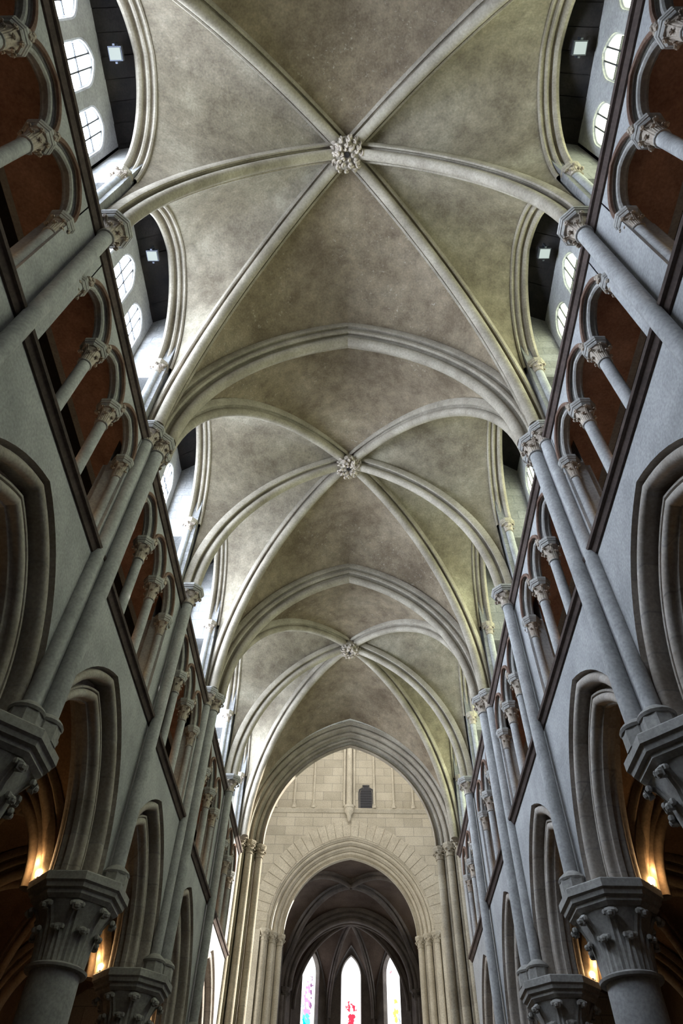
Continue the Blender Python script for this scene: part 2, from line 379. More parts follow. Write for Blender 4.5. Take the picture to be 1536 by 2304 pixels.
def make_major_shaft(root):
    for (dx, dy) in ((0.0, 0), (-.13, -.25), (-.13, .25)):
        r = .115 if dy == 0 else .10
        b = MB(); b.lathe([(r, 6.0), (r, ZC-.42)], c=(dx, dy), n=18); b.obj('shaft', M['shaft'], root)
        b = MB(); b.lathe([(.2, 5.98), (.215, 6.01), (.19, 6.05), (.13, 6.10), (.105, 6.12)], c=(dx, dy), n=20); b.obj('base', M['mould'], root)
        b = MB(); b.lathe([(.18/cos(pi/8), ZS-.02), (.18/cos(pi/8), 5.99)], c=(dx, dy), n=8, off=pi/8); b.obj('plinth', M['mould'], root, angle=25)
        g = empty('capital_block', (dx, dy, 0)); g.parent = root
        capital_parts(g, r, .175, ZC-.45, ZC-.14, ZC, .235, n=14, leaves=6, fol='foliage')
    b = MB(); b.box(-.30, -.08, -.20, .20, 6.0, ZC-.02); b.obj('backing', M['wall'], root)

# ------------------------------------------------------------------ nave walls (structure), mirrored by turning the wall half a turn
ARC_A, ARC_H = 1.74, 8.18-ZS
ARC_P = [(0, 0), (-.10, .0), (-.135, .02)] + roll(-.115, .105, .075, -75, 110, 8) + [(-.20, .175), (-.33, .155), (-.38, .21), (-.35, .275), (-.235, .265), (-.215, .275), (-.22, .30), (-.27, .305)] + \
        roll(-.275, .375, .066, -80, 115, 8) + [(-.335, .44), (-.35, .45), (-.36, .475), (-.40, .48)]
ARC_P = ARC_P + [(-.80-u, i) for u, i in reversed(ARC_P[:-1])]
TRI_P = [(0, .0), (-.03, .0), (-.04, .02), (-.05, .03)] + roll(-.085, .062, .042, -90, 120, 6) + [(-.13, .085), (-.145, .085), (-.16, .09), (-.19, .075)]
TRI_A, TRI_H, TRI_Z = .48, .60, 10.79
HOOD_P = [(0, -.035), (.035, -.03), (.045, .0), (.03, .025), (0, .03)]
CL_A = {0: 1.40, 1: 1.40}
def bay_center(k): return (YP[k]+YP[k+1])/2
def clere_span(k):
    """clear wall-rib span of the bay, wider away from the major (odd) piers"""
    lo = YP[k] + (.55 if k % 2 else .30); hi = YP[k+1] - (.55 if (k+1) % 2 else .30)
    return lo, hi
BAYS = range(-1, 5)
for sx, side, sky in SIDES:
    rz = 0 if sx < 0 else pi
    def L2W(y): return y if sx < 0 else -y      # local y for a wall turned by pi
    wl = MB(); tr = MB(); soff = MB(); dk = MB(); cl = MB(); pl = MB(); bk = MB()
    for k in range(-3, 5):
        y0, y1 = sorted((L2W(YP[k]), L2W(YP[k+1]))); c = (y0+y1)/2
        a = ARC_A
        spandrel(wl, 0, c, a, ARC_H, ZS, Z1, y0, y1)
        spandrel(wl, -.80, c, a, ARC_H, ZS, Z1+.1, y0, y1)
        # triforium stage
        yy = [c-1.5, c-.5, c+.5, c+1.5]
        wl.grid([[(0, y0, Z1), (0, yy[0]+.02, Z1)], [(0, y0, Z2), (0, yy[0]+.02, Z2)]]); wl.grid([[(0, yy[3]-.02, Z1), (0, y1, Z1)], [(0, yy[3]-.02, Z2), (0, y1, Z2)]])
        wl.grid([[(0, yy[0]+.02, Z1), (-.36, yy[0]+.02, Z1)], [(0, yy[0]+.02, TRI_Z), (-.36, yy[0]+.02, TRI_Z)]]); wl.grid([[(0, yy[3]-.02, Z1), (-.36, yy[3]-.02, Z1)], [(0, yy[3]-.02, TRI_Z), (-.36, yy[3]-.02, TRI_Z)]])
        wl.grid([[(-.36, y0, Z1), (-.36, yy[0]+.02, Z1)], [(-.36, y0, Z2), (-.36, yy[0]+.02, Z2)]]); wl.grid([[(-.36, yy[3]-.02, Z1), (-.36, y1, Z1)], [(-.36, yy[3]-.02, Z2), (-.36, y1, Z2)]])
        for j in range(3):
            cc = (yy[j]+yy[j+1])/2
            spandrel(wl, 0, cc, TRI_A, TRI_H, TRI_Z, Z2, yy[j], yy[j+1], n=8)
            spandrel(wl, -.19, cc, TRI_A, TRI_H, TRI_Z, Z2, yy[j], yy[j+1], n=8, inset=.075)
        # sill and top of triforium passage
        wl.grid([[(0, y0, Z1), (0, y1, Z1)], [(-.9, y0, Z1), (-.9, y1, Z1)]])
    ya, yb = sorted((L2W(YP[-3]), L2W(YP[5])))
    wl.grid([[(0, ya, Z2), (0, yb, Z2)], [(-.12, ya, Z2+.06), (-.12, yb, Z2+.06)], [(-1.2, ya, Z2+.06), (-1.2, yb, Z2+.06)]])
    if sx < 0: wl_loc = (-W, 0, 0)
    else: wl_loc = (W, 0, 0)
    o = struct(wl.obj('wall_'+side, M['wall'])); o.location = wl_loc; o.rotation_euler = (0, 0, rz)
    # brown plaster soffit strip over the triforium openings, with the dark roof void behind it
    soff.box(-.98, -.19, ya, yb, 11.42, 11.50)
    o = struct(soff.obj('ceiling', M['brown'])); o.location = wl_loc; o.rotation_euler = (0, 0, rz)
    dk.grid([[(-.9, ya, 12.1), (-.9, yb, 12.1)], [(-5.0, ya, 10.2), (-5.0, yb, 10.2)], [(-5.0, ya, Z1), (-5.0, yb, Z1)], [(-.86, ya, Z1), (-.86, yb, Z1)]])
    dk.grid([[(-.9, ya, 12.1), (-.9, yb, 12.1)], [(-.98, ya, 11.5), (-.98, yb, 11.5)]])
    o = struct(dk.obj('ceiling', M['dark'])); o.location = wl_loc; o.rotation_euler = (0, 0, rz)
    # clerestory: piers with the passage cut through, dark barrel lining, window wall
    for k in range(-3, 5):
        lo, hi = clere_span(k); y0, y1 = sorted((L2W(lo), L2W(hi))); c = (y0+y1)/2; a = (y1-y0)/2; z0 = 13.97; h = 16.38-z0
        # boarded ceiling, backlit shade put into its colour, sloping down to the window wall, and the stone back of the wall rib
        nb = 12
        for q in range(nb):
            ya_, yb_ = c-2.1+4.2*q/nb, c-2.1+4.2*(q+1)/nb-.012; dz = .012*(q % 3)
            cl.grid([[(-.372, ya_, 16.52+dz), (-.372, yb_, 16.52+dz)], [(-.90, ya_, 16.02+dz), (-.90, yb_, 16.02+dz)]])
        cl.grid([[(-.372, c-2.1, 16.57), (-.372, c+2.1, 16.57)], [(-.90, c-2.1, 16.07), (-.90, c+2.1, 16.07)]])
        wb = off_curve(wall_base(a+.13, h+.16), .02)
        bk.grid([[(-.37, c+s_, z0+z_) for s_, z_ in wb], [(-.37, c+s_*1.25, 16.62) for s_, z_ in wb]])
        # upper part of window wall above the lancets
        z_l = 15.0
        n_l = 3; sp_ = 2*a/3.0 if a < 1.4 else .96
        for j in range(3):
            cc = c + (j-1)*.96; hh = .62 if j == 1 else .50; zz = z_l+.1 if j == 1 else z_l
            lo2 = c-1.45 if j == 0 else cc-.48; hi2 = c+1.45 if j == 2 else cc+.48
            spandrel(pl, -.86, cc, .36, hh, zz, 16.08, lo2, hi2, zb=12.2, n=8)
            moulded = [(-.86, 0), (-.875, .03), (-.90, .035), (-.915, .055), (-.96, .06)]
            moulded_arch(pl, .36, hh, moulded, zz, n=8, stilt=zz-12.2) if False else None
            rows = []
            for u, ins in moulded:
                rows.append([(u, cc-.36+ins, 12.2)] + [(u, cc+s_, zz+z_) for s_, z_ in arc2(.36, hh, ins, 8)] + [(u, cc+.36-ins, 12.2)])
            pl.grid(rows)
        for s_ in (-1, 1):
            pl.grid([[(-.86, c+s_*1.45, 12.2), (-.86, c+s_*2.1, 12.2)], [(-.86, c+s_*1.45, 16.7), (-.86, c+s_*2.1, 16.7)]])
        pl.grid([[(-.86, c-2.1, Z2), (-.86, c+2.1, Z2)], [(-.86, c-2.1, 12.2), (-.86, c+2.1, 12.2)]])
        pl.grid([[(-.86, c-1.45, 12.2), (-.86, c+1.45, 12.2)], [(-1.12, c-1.45, 12.3), (-1.12, c+1.45, 12.3)]])
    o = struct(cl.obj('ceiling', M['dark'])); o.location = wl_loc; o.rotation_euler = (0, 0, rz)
    o = struct(pl.obj('wall_'+side+'_clerestory', M['wall'])); o.location = wl_loc; o.rotation_euler = (0, 0, rz)
    o = struct(bk.obj('wall_'+side+'_rib_backing', M['pale'])); o.location = wl_loc; o.rotation_euler = (0, 0, rz)
    pr = MB()
    for k in range(-3, 6):
        hw = .55 if k % 2 else .30
        lo, hi = YP[k]-hw, YP[k]+hw
        if k == 5: hi = YP[5]+.1
        if k == -3: lo = YP[-3]
        y0, y1 = sorted((L2W(lo), L2W(hi)))
        pr.box(-.90, -.06, y0, y1, 13.42, 16.4)
        pr.box(-.20, -.05, y0, y1, Z2, 13.43)
    o = struct(pr.obj('wall_'+side+'_pier_blocks', M['pale'])); o.location = wl_loc; o.rotation_euler = (0, 0, rz)
    # string courses
    for zz, nm in ((Z1, 'lower'), (Z2, 'upper')):
        t = MB(); P_ = [(0, -.10), (.03, -.10), (.075, -.03), (.11, -.02), (.125, .02), (.10, .065), (0, .075)]
        t.grid([[(u, ya, zz+z_) for u, z_ in P_], [(u, yb, zz+z_) for u, z_ in P_]], True, True)
        o = struct(t.obj('trim_%d' % (1 + (sx > 0) + 2*(nm == 'upper')), M['string'])); o.location = wl_loc; o.rotation_euler = (0, 0, rz)

# ------------------------------------------------------------------ arcade arches, triforium arches, colonnettes, shafts
def make_arcade_arch(root_mesh_name='arcade_arch'):
    b = MB(); moulded_arch(b, ARC_A, ARC_H, ARC_P, ZS, n=18); return b.mesh(root_mesh_name, M['arch'], angle=30)
ARCADE = make_arcade_arch()
b = MB(); moulded_arch(b, TRI_A, TRI_H, TRI_P, TRI_Z, n=10); TRI = b.mesh('triforium_arch', M['mould'])
b = MB(); moulded_arch(b, TRI_A, TRI_H, HOOD_P, TRI_Z, n=10); HOOD = b.mesh('hood_mould', M['redroll'])
b = MB()
for q in range(5): b.ball((.05+.015*cos(q*1.9), .035*sin(q*2.3), TRI_Z+.02-.04*(q-2)*.6), (.045, .045, .04), 7, 4)
STOP = b.mesh('label_stop', M['foliage'])
JN = ('near', 'middle', 'far'); CN = ('near', 'far')
wn = 0
for sx, side, sky in SIDES:
    rz = 0 if sx < 0 else pi
    for k in BAYS:
        c = bay_center(k)
        o = link('arcade_arch', ARCADE); o.location = (sx*W, c, 0); o.rotation_euler = (0, 0, rz)
        tag(o, 'moulded stone arcade arch at ground level on the %s side, %s' % (side, BAY[k]), 'arch', 'nave arcade arches')
        for j in range(3):
            o = link('triforium_arch', TRI); o.location = (sx*W, c+j-1, 0); o.rotation_euler = (0, 0, rz)
            tag(o, '%s of three small gallery arches, %s wall, %s' % (JN[j], side, BAY[k]), 'arch', 'triforium arches')
            h_ = link('hood_mould', HOOD, o)
            for q in (-1, 1):
                if q*(-1 if sx > 0 else 1) > 0 and j < 2 or j == 0 and q*(-1 if sx > 0 else 1) < 0:
                    s_ = link('label_stop', STOP, o); s_.location = (0, q*.5, 0)
        for j in range(2):
            place('tcol', make_tri_colonnette, 'gallery_colonnette', (sx*(W+.125), c+j-.5, 0), rz,
                  '%s free-standing gallery colonnette with leafy capital, %s wall, %s' % (CN[j], side, BAY[k]), 'column', 'triforium colonnettes')
        for j in range(2):
            # the pilaster sits on the outer side: turn it for the near one
            yy = c + (-1.5 if j == 0 else 1.5)
            flip = (j == 0) != (sx > 0)
            key = 'tresp' + ('a' if flip else 'b')
            def mk(root, flip=flip):
                make_tri_respond(root)
                if flip:
                    for ch in root.children:
                        if ch.name.startswith('pilaster'): ch.location.y = -.47
            place(key, mk, 'gallery_respond', (sx*(W+.12), yy, 0), rz,
                  '%s end shaft attached beside the gallery openings, %s wall, %s' % (CN[j], side, BAY[k]), 'column', 'triforium end shafts')
    for k in range(0, 5):
        place('acol', make_column, 'arcade_column', (sx*3.86, YP[k], 0), rz,
              'round arcade column with leafy capital, %s side, %s from the camera' % (side, ORD[k]), 'column', 'arcade columns')
        if k % 2:
            place('major', make_major_shaft, 'vaulting_shaft_cluster', (sx*3.36, YP[k], 0), rz,
                  'cluster of three grey wall shafts carrying the vault, %s wall, %s' % (side, 'nearer' if k == 1 else 'farther'), 'column', 'triple vaulting shafts')
        else:
            place('minor', make_minor_shaft, 'vaulting_shaft', (sx*3.40, YP[k], 0), rz,
                  'single grey wall shaft carrying a vault rib, %s wall, %s' % (side, {0: 'nearest', 2: 'middle', 4: 'farthest'}[k]), 'column', 'single vaulting shafts')
    # clerestory bits
    for k in BAYS:
        lo, hi = clere_span(k); c = (lo+hi)/2
        for j, yy in enumerate((lo-.02, hi+.02)):
            place('ccol', make_clere_colonnette, 'clerestory_colonnette', (sx*(W+.22), yy, 0), rz,
                  '%s slim window-level colonnette below the wall rib, %s side, %s' % (CN[j], side, BAY[k]), 'column', 'clerestory colonnettes')
        # wall rib
        wr = MB(); z0 = 13.95; h = 16.38-z0; a = (hi-lo)/2; rows = []
        for u_, n_ in WALLR: rows.append([(u_, s_, z_) for s_, z_ in off_curve(wall_base(a+.13, h+.16), n_*.9)])
        rows.append(rows[0]); wr.grid(rows)
        o = wr.obj('wall_rib', M['rib']); o.location = (sx*(W+.0), c, z0); o.rotation_euler = (0, 0, rz)
        tag(o, 'curved stone wall rib framing the high windows, %s side, %s' % (side, BAY[k]), 'rib', 'wall ribs over the clerestory')
        # windows
        for j in range(3):
            wn += 1
            cc = c + (j-1)*.96; hh = .62 if j == 1 else .50; zz = 15.1 if j == 1 else 15.0
            p = MB(); pts = [(-.31, -2.75)] + arc2(.30, hh-.06, 0, 8) + [(.31, -2.75)]
            ids = [p.add((-.935, s_, z_)) for s_, z_ in pts]; p.face(*ids)
            wo = struct(p.obj('window_%d' % wn, M['glass_'+side])); wo.location = (sx*W, cc, zz); wo.rotation_euler = (0, 0, rz)
            f = MB()
            for s_ in (-.10, .10): f.box(-.925, -.905, s_-.013, s_+.013, -2.7, hh-.10)
            for z_ in [-2.3+.52*i for i in range(5)]: f.box(-.925, -.90, -.30, .30, z_-.019, z_+.019)
            f.obj('glazing_bars', M['lead'], wo)
        # floodlight at the crown of the dark lining
        def mk_flood(root):
            b_ = MB(); b_.box(-.12, .12, -.11, .11, .02, .12); b_.obj('housing', M['metal'], root)
            b_ = MB(); b_.box(-.10, .10, -.09, .09, -.005, .02); b_.obj('glass_face', M['lampface'], root)
            b_ = MB(); b_.box(-.02, .02, -.15, -.12, .0, .21); b_.box(-.02, .02, .12, .15, .0, .21); b_.box(-.02, .02, -.15, .15, .20, .22); b_.obj('bracket', M['metal'], root)
        place('flood', mk_flood, 'floodlight', (sx*(W+.56), c-.06, 15.95), rz,
              'small square floodlight under the dark window lining, %s side, %s' % (side, BAY[k]), 'light', 'clerestory floodlights')

# slim black floodlights lying on the ledge under the high windows
def mk_ledge(root):
    b_ = MB(); b_.box(-.05, .04, -.19, .19, .03, .14); b_.obj('housing', M['metal'], root)
    b_ = MB(); b_.box(-.03, .03, -.14, -.10, 0, .04); b_.box(-.03, .03, .10, .14, 0, .04); b_.box(-.03, .03, -.14, .14, .02, .035); b_.obj('foot', M['metal'], root)
for (x, y, lab) in ((-3.60, 5.45, 'left ledge, nearest to the camera'), (-3.60, 13.2, 'left ledge, far one beside the third window group'), (3.60, 1.35, 'right ledge, nearest to the camera'), (3.60, 9.9, 'right ledge, beside the second shaft')):
    place('ledge', mk_ledge, 'ledge_floodlight', (x, y, Z2+.06), 0 if x < 0 else pi, 'slim black floodlight lying on the ' + lab, 'light', 'black ledge floodlights')

# ------------------------------------------------------------------ main vault
ZB_WEB, ZT_WEB, ZW_WEB = 17.0, 16.58, 16.52
def curve_pts(p0, p1, n=26):
    pts, d = rib_curve(p0, p1, n); return [p for p, t in pts], pts, d
vault = MB(); vweb = MB()
rib_order = {-2: 'out of frame', 0: 'nearest boss', 2: 'second boss', 4: 'farthest boss'}
for kb in (-2, 0, 2, 4):
    yb = 2.847 + 3.835*kb if kb != 0 else 2.86
    boss = Vector((0, yb, ZB_WEB))
    for s in (-1, 1):
        # curves
        ym = YP[kb]
        _, inter, di = curve_pts((s*3.52, ym, ZC), boss)
        ip = mono([p for p, t in inter])
        sd = 'left' if s < 0 else 'right'
        if kb >= 0:
            b = MB(); sweep_rib(b, inter, di, MINOR); o = b.obj('cross_rib', M['rib'])
            tag(o, 'stone rib rising straight across from the %s wall to the %s' % (sd, rib_order[kb]), 'rib', 'cross ribs')
        for q in (-1, 1):
            km = kb+q
            ys = YP[km] - q*.22
            _, diag, dd = curve_pts((s*3.50, ys, ZC), boss)
            dp = mono([p for p, t in diag])
            if kb >= 0:
                b = MB(); sweep_rib(b, diag, dd, MINOR); o = b.obj('diagonal_rib', M['rib'])
                tag(o, 'diagonal stone rib on the %s, %s side of the %s' % (sd, 'near' if q < 0 else 'far', rib_order[kb]), 'rib', 'diagonal ribs')
            # transverse half arch
            _, trn, dt = curve_pts((s*3.52, YP[km], ZC), (0, YP[km], ZT_WEB))
            tp = mono([p for p, t in trn])
            web(vault, tp, dp, m=8)
            # wall curve
            k0 = kb if q > 0 else kb-1
            lo, hi = clere_span(k0); cy = (lo+hi)/2; a = (hi-lo)/2 + .125
            z0 = 13.95; h = ZW_WEB-z0
            half = wall_base(a, h, 16)[:17]       # from low-s spring to apex
            wx = W+.0
            left_pts = [Vector((s*wx, cy+s_, z0+z_)) for s_, z_ in half]; right_pts = [Vector((s*wx, cy-s_, z0+z_)) for s_, z_ in half]
            for side_pts, ref in ((left_pts, None), (right_pts, None)):
                side_pts.insert(0, Vector((side_pts[0].x, side_pts[0].y, ZC)))
            near_minor = left_pts if q > 0 else right_pts      # the half next to the minor pier
            near_major = right_pts if q > 0 else left_pts
            web(vweb, ip, near_minor, m=9); web(vweb, dp, near_major, m=9)
o = struct(vault.obj('ceiling', M['vault'], angle=60)); o = struct(vweb.obj('ceiling', M['web'], angle=60))
for k, nm in ((-1, 'just overhead, cut by the top of the frame'), (1, 'between the first two bosses'), (3, 'between the second and third bosses')):
    b = MB()
    for s in (-1, 1):
        pts, d = rib_curve((s*3.52, YP[k], ZC), (0, YP[k], ZT_WEB), 26); sweep_rib(b, pts, d, MAJOR)
    o = b.obj('transverse_arch', M['rib']); tag(o, 'heavy moulded transverse arch across the vault, ' + nm, 'arch', 'transverse arches')
# bosses
def make_boss(root):
    b = MB(); b.lathe([(.05, .14), (.12, .12), (.22, .13), (.29, .19), (.31, .30), (.26, .44)], n=24); b.obj('block', M['rib'], root)
    b = MB(); rnd = random.Random(3)
    for ring, (rr, zz, n, sz) in enumerate(((.105, .085, 6, .052), (.185, .065, 9, .06), (.262, .105, 12, .06), (.315, .19, 14, .052))):
        for i in range(n):
            a = 2*pi*(i+.5*(ring % 2))/n + rnd.uniform(-.12, .12); e = rnd.uniform(.8, 1.15)*sz; tw = rnd.uniform(-.9, .9)
            r_ = rr+rnd.uniform(-.012, .012); z_ = zz+rnd.uniform(-.015, .02); pts_ = []
            for q in range(6):      # a curled leaf: short hooked roll
                t_ = a+tw+q*.55; rad = e*(1.0-.11*q)
                pts_.append((r_*cos(a)+rad*cos(t_), r_*sin(a)+rad*sin(t_), z_+.03-.045*sin(q*.6)))
            b.tube(pts_, [e*.28, e*.42, e*.46, e*.42, e*.34, e*.18], 6)
            b.ball((r_*cos(a), r_*sin(a), z_+.015), (e*.62, e*.62, e*.55), 7, 4)
    b.obj('carved_leaves', M['foliage'], root)
    b = MB(); b.lathe([(.001, .10), (.05, .10), (.055, .14)], n=12); b.obj('hollow', M['dark'], root)  # dark plug painting the shade of the boss's central hole
for kb, nm in ((0, 'nearest and largest'), (2, 'second'), (4, 'farthest')):
    place('boss', make_boss, 'ceiling_boss', (0, 2.86 if kb == 0 else 2.847+3.835*kb, 16.46), kb, 'round carved leaf boss where the vault ribs meet, %s of three' % nm, 'boss', 'carved ceiling bosses')

# ------------------------------------------------------------------ aisles
AX = 8.3
for sx, side, sky in SIDES:
    a_w = MB(); a_v = MB()
    ya, yb = YP[-3], YP[5]
    a_w.grid([[(sx*AX, ya, 0), (sx*AX, yb, 0)], [(sx*AX, ya, 8.9), (sx*AX, yb, 8.9)]])
    o = struct(a_w.obj('wall_%s_aisle' % side, M['aisle']))
    x0, x1 = 4.35, AX; xm = (x0+x1)/2; zc = 8.15
    for k in range(-3, 5):
        c = bay_center(k); ctr = Vector((sx*xm, c, zc))
        for yk_, q in ((YP[k], 1), (YP[k+1], -1)):
            for xe in (x0, x1):
                _, dg, dd = curve_pts((sx*xe, yk_, ZS), ctr, 14); dp = mono([p for p, t in dg])
                _, tg, dt = curve_pts((sx*xe, yk_, ZS), (sx*xm, yk_, zc-.1), 14); tp = mono([p for p, t in tg])
                _, wg, dw = curve_pts((sx*xe, yk_, ZS), (sx*xe, c, zc-.0), 14); wp = mono([p for p, t in wg])
                web(a_v, tp, dp, 12, 4); web(a_v, dp, wp, 12, 4)
                if k >= 0:
                    b = MB(); sweep_rib(b, dg, dd, [(v*.8, n_*.8) for v, n_ in MINOR]); o = b.obj('aisle_rib', M['aislerib'])
                    tag(o, 'aisle vault rib, %s aisle, %s, %s corner by the %s' % (side, BAY[k], 'near' if q > 0 else 'far', 'nave' if xe == x0 else 'outer wall'), 'rib', 'aisle ribs')
        if k >= 0:
            b = MB()
            for xe in (x0, x1):
                pts, d = rib_curve((sx*xe, YP[k], ZS), (sx*xm, YP[k], zc-.1), 14); sweep_rib(b, pts, d, MAJOR)
            o = b.obj('aisle_arch', M['aislerib'])
            tag(o, 'broad moulded arch spanning the %s aisle behind the %s arcade column' % (side, ORD[k]), 'arch', 'aisle cross arches')
    struct(a_v.obj('ceiling', M['aisle'], angle=60))
    # lamps on the aisle edge of the column capitals
    for k in range(0, 5):
        def mk_lamp(root):
            b_ = MB(); b_.lathe([(.05, 0), (.05, .02), (.02, .03), (.02, .07)], n=12); b_.obj('stand', M['metal'], root)
            b_ = MB(); b_.ball((0, 0, .11), .055, 12, 8); b_.obj('bulb', M['bulb'], root)
        y = YP[k] - .28; x = sx*4.43
        r = place('lamp', mk_lamp, 'uplighter', (x, y, ZS), 0, 'glowing warm uplighter behind the %s arcade column, %s aisle' % (ORD[k], side), 'lamp', 'warm aisle lamps')
        ld = bpy.data.lights.new('lamp_light', 'POINT'); ld.energy = 7; ld.color = (1, .62, .3); ld.shadow_soft_size = .05
        lo_ = bpy.data.objects.new('lamp_light', ld); COL.objects.link(lo_); lo_.location = (x+sx*.12, y, ZS+.28) 

# warm uplighters standing on the gallery floor behind the lower string course
for sx, side, sky in SIDES:
    for k in range(-1, 5):
        def mk_g(root):
            b_ = MB(); b_.box(-.06, .06, -.09, .09, 0, .05); b_.obj('housing', M['metal'], root)
            b_ = MB(); b_.ball((0, 0, .07), (.04, .06, .025), 10, 6); b_.obj('bulb', M['bulb'], root)
        y = bay_center(k) + 1.2
        place('gup', mk_g, 'gallery_uplighter', (sx*(W+.42), y, Z1), 0, 'warm gallery floor uplighter behind the string course, %s side, %s' % (side, BAY[k]), 'lamp', 'gallery uplighters')
        for dy in (-1.2,):
            ld = bpy.data.lights.new('gallery_lamp_light', 'POINT'); ld.energy = 6; ld.color = (1, .55, .28); ld.shadow_soft_size = .1
            lo_ = bpy.data.objects.new('gallery_lamp_light', ld); COL.objects.link(lo_); lo_.location = (sx*(W+.62), y+dy, Z1+.15)

# ------------------------------------------------------------------ crossing
CY0, CY1 = YP[5], 23.2          # west crossing arch
EY0, EY1 = 30.0, 31.2           # east crossing arch
def cross_arch(y_face, depth, mat, name, lab, zc=12.1, a=3.50, apex=16.35, facing=1):
    """wide moulded arch facing -y"""
    prof = [(0, -.02), (-.06, .0), (-.10, .06)] + roll(-.16, .12, .06, -80, 100, 5) + [(-.24, .18), (-.30, .20)] + roll(-.33, .27, .06, -80, 100, 5) + [(-.42, .32), (-.46, .36)] + roll(-.50, .43, .06, -80, 100, 5) + [(-.58, .48), (-.60, .56), (-.64, .60), (-depth*.5-.1, .64)]
    prof = prof + [(-depth-u, i) for u, i in reversed(prof)]
    b = MB(); rows = []
    for u, ins in prof: rows.append([(s_, y_face-u, zc+z_) for s_, z_ in arc2(a, apex-zc, ins, 26)])
    b.grid(rows); o = b.obj(name, M[mat]); tag(o, lab, 'arch'); return o
cross_arch(CY0, 1.2, 'rib', 'crossing_arch', 'great moulded pointed arch closing the nave vault before the crossing', apex=16.45)
cross_arch(EY0, 1.2, 'cream', 'chancel_arch', 'pale cream pointed arch opening into the dark chancel', zc=12.15, a=3.35, apex=15.9)
def make_cluster(root, mat, n=4):
    # local x toward the axis of the church, -y toward the camera
    for i in range(n):
        x = -.0 - .30*i; y = .42 - .26*i + 0
        r = .12
        b = MB(); b.lathe([(r, .4), (r, 11.78)], c=(x, -.3+.30*(n-1-i)-.0), n=14); b.obj('shaft', M[mat], root)
        g = empty('capital_block', (x, -.3+.30*(n-1-i), 0)); g.parent = root
        capital_parts(g, r, .17, 11.72, 11.98, 12.12, .21, n=12, leaves=6, fol=mat, stonem=mat)
    b = MB()
    for i in range(n):
        x = -.14 - .30*i; y = -.30+.30*(n-1-i)+.12
        b.box(-1.6, x, y-.30+.02, y+.05, 0, 12.08)
    b.box(-1.6, -.02, .75, 1.2, 0, 12.08)
    b.obj('pier_body', M[mat], root)
    b = MB(); b.box(-1.7, .15, -.45, 1.25, 0, .4); b.obj('plinth', M[mat], root)
for sx, side, sky in SIDES:
    def mkc(root, sx=sx, mat='mould'):
        make_cluster(root, mat)
        if sx > 0: root.scale = (-1, 1, 1)
    r = empty('crossing_pier', (sx*2.98, CY0+.12, 0)); make_cluster(r, 'pier')
    if sx > 0: r.scale = (-1, 1, 1)
    tag(r, 'tall pier of clustered shafts at the %s end of the nave wall' % side, 'column', 'west crossing piers')
    r = empty('chancel_pier', (sx*2.83, EY0+.12, 0)); make_cluster(r, 'cream', 3)
    if sx > 0: r.scale = (-1, 1, 1)
    tag(r, 'pale clustered pier carrying the %s foot of the chancel arch' % side, 'column', 'east crossing piers')
# walls over the arches, tower, transepts
t = MB()
def wall_over(mb, y, a, apex, zc, ztop, xw, inset=0.0):
    pts = arc2(a, apex-zc, inset, 26)
    mb.grid([[(s_, y, zc+z_) for s_, z_ in pts], [(s_, y, ztop) for s_, z_ in pts]])
    for s in (-1, 1): mb.grid([[(s*a, y, 0 if xw > 4 else zc), (s*xw, y, 0 if xw > 4 else zc)], [(s*a, y, zc), (s*xw, y, zc)], [(s*a, y, ztop), (s*xw, y, ztop)]])
wall_over(t, CY0+.02, 3.50, 16.45, 12.1, 18, 3.9)
wall_over(t, CY1, 3.50, 16.45, 12.1, 26, 3.9)
struct(t.obj('wall_west_crossing', M['ashlar']))
t = MB(); wall_over(t, EY0, 3.35, 15.9, 12.15, 26, 3.9); struct(t.obj('wall_east', M['ashlar']))
t = MB()
for s in (-1, 1):
    # north and south tower walls above the transept openings
    t.grid([[(s*3.9, CY1, 16.6), (s*3.9, EY0, 16.6)], [(s*3.9, CY1, 26), (s*3.9, EY0, 26)]])
    t.grid([[(s*3.9, CY0-.1, 0), (s*8.6, CY0-.1, 0)], [(s*3.9, CY0-.1, 17), (s*8.6, CY0-.1, 17)]]) 
    t.grid([[(s*4.2, EY1, 0), (s*8.6, EY1, 0)], [(s*4.2, EY1, 17), (s*8.6, EY1, 17)]])
    t.grid([[(s*3.9, CY0, 16.6), (s*3.9, EY1, 16.6)], [(s*8.6, CY0, 18.6), (s*8.6, EY1, 18.6)]])
t.grid([[(-8.6, CY0, 0), (-8.6, EY1, 0)], [(-8.6, CY0, 18.6), (-8.6, EY1, 18.6)]])
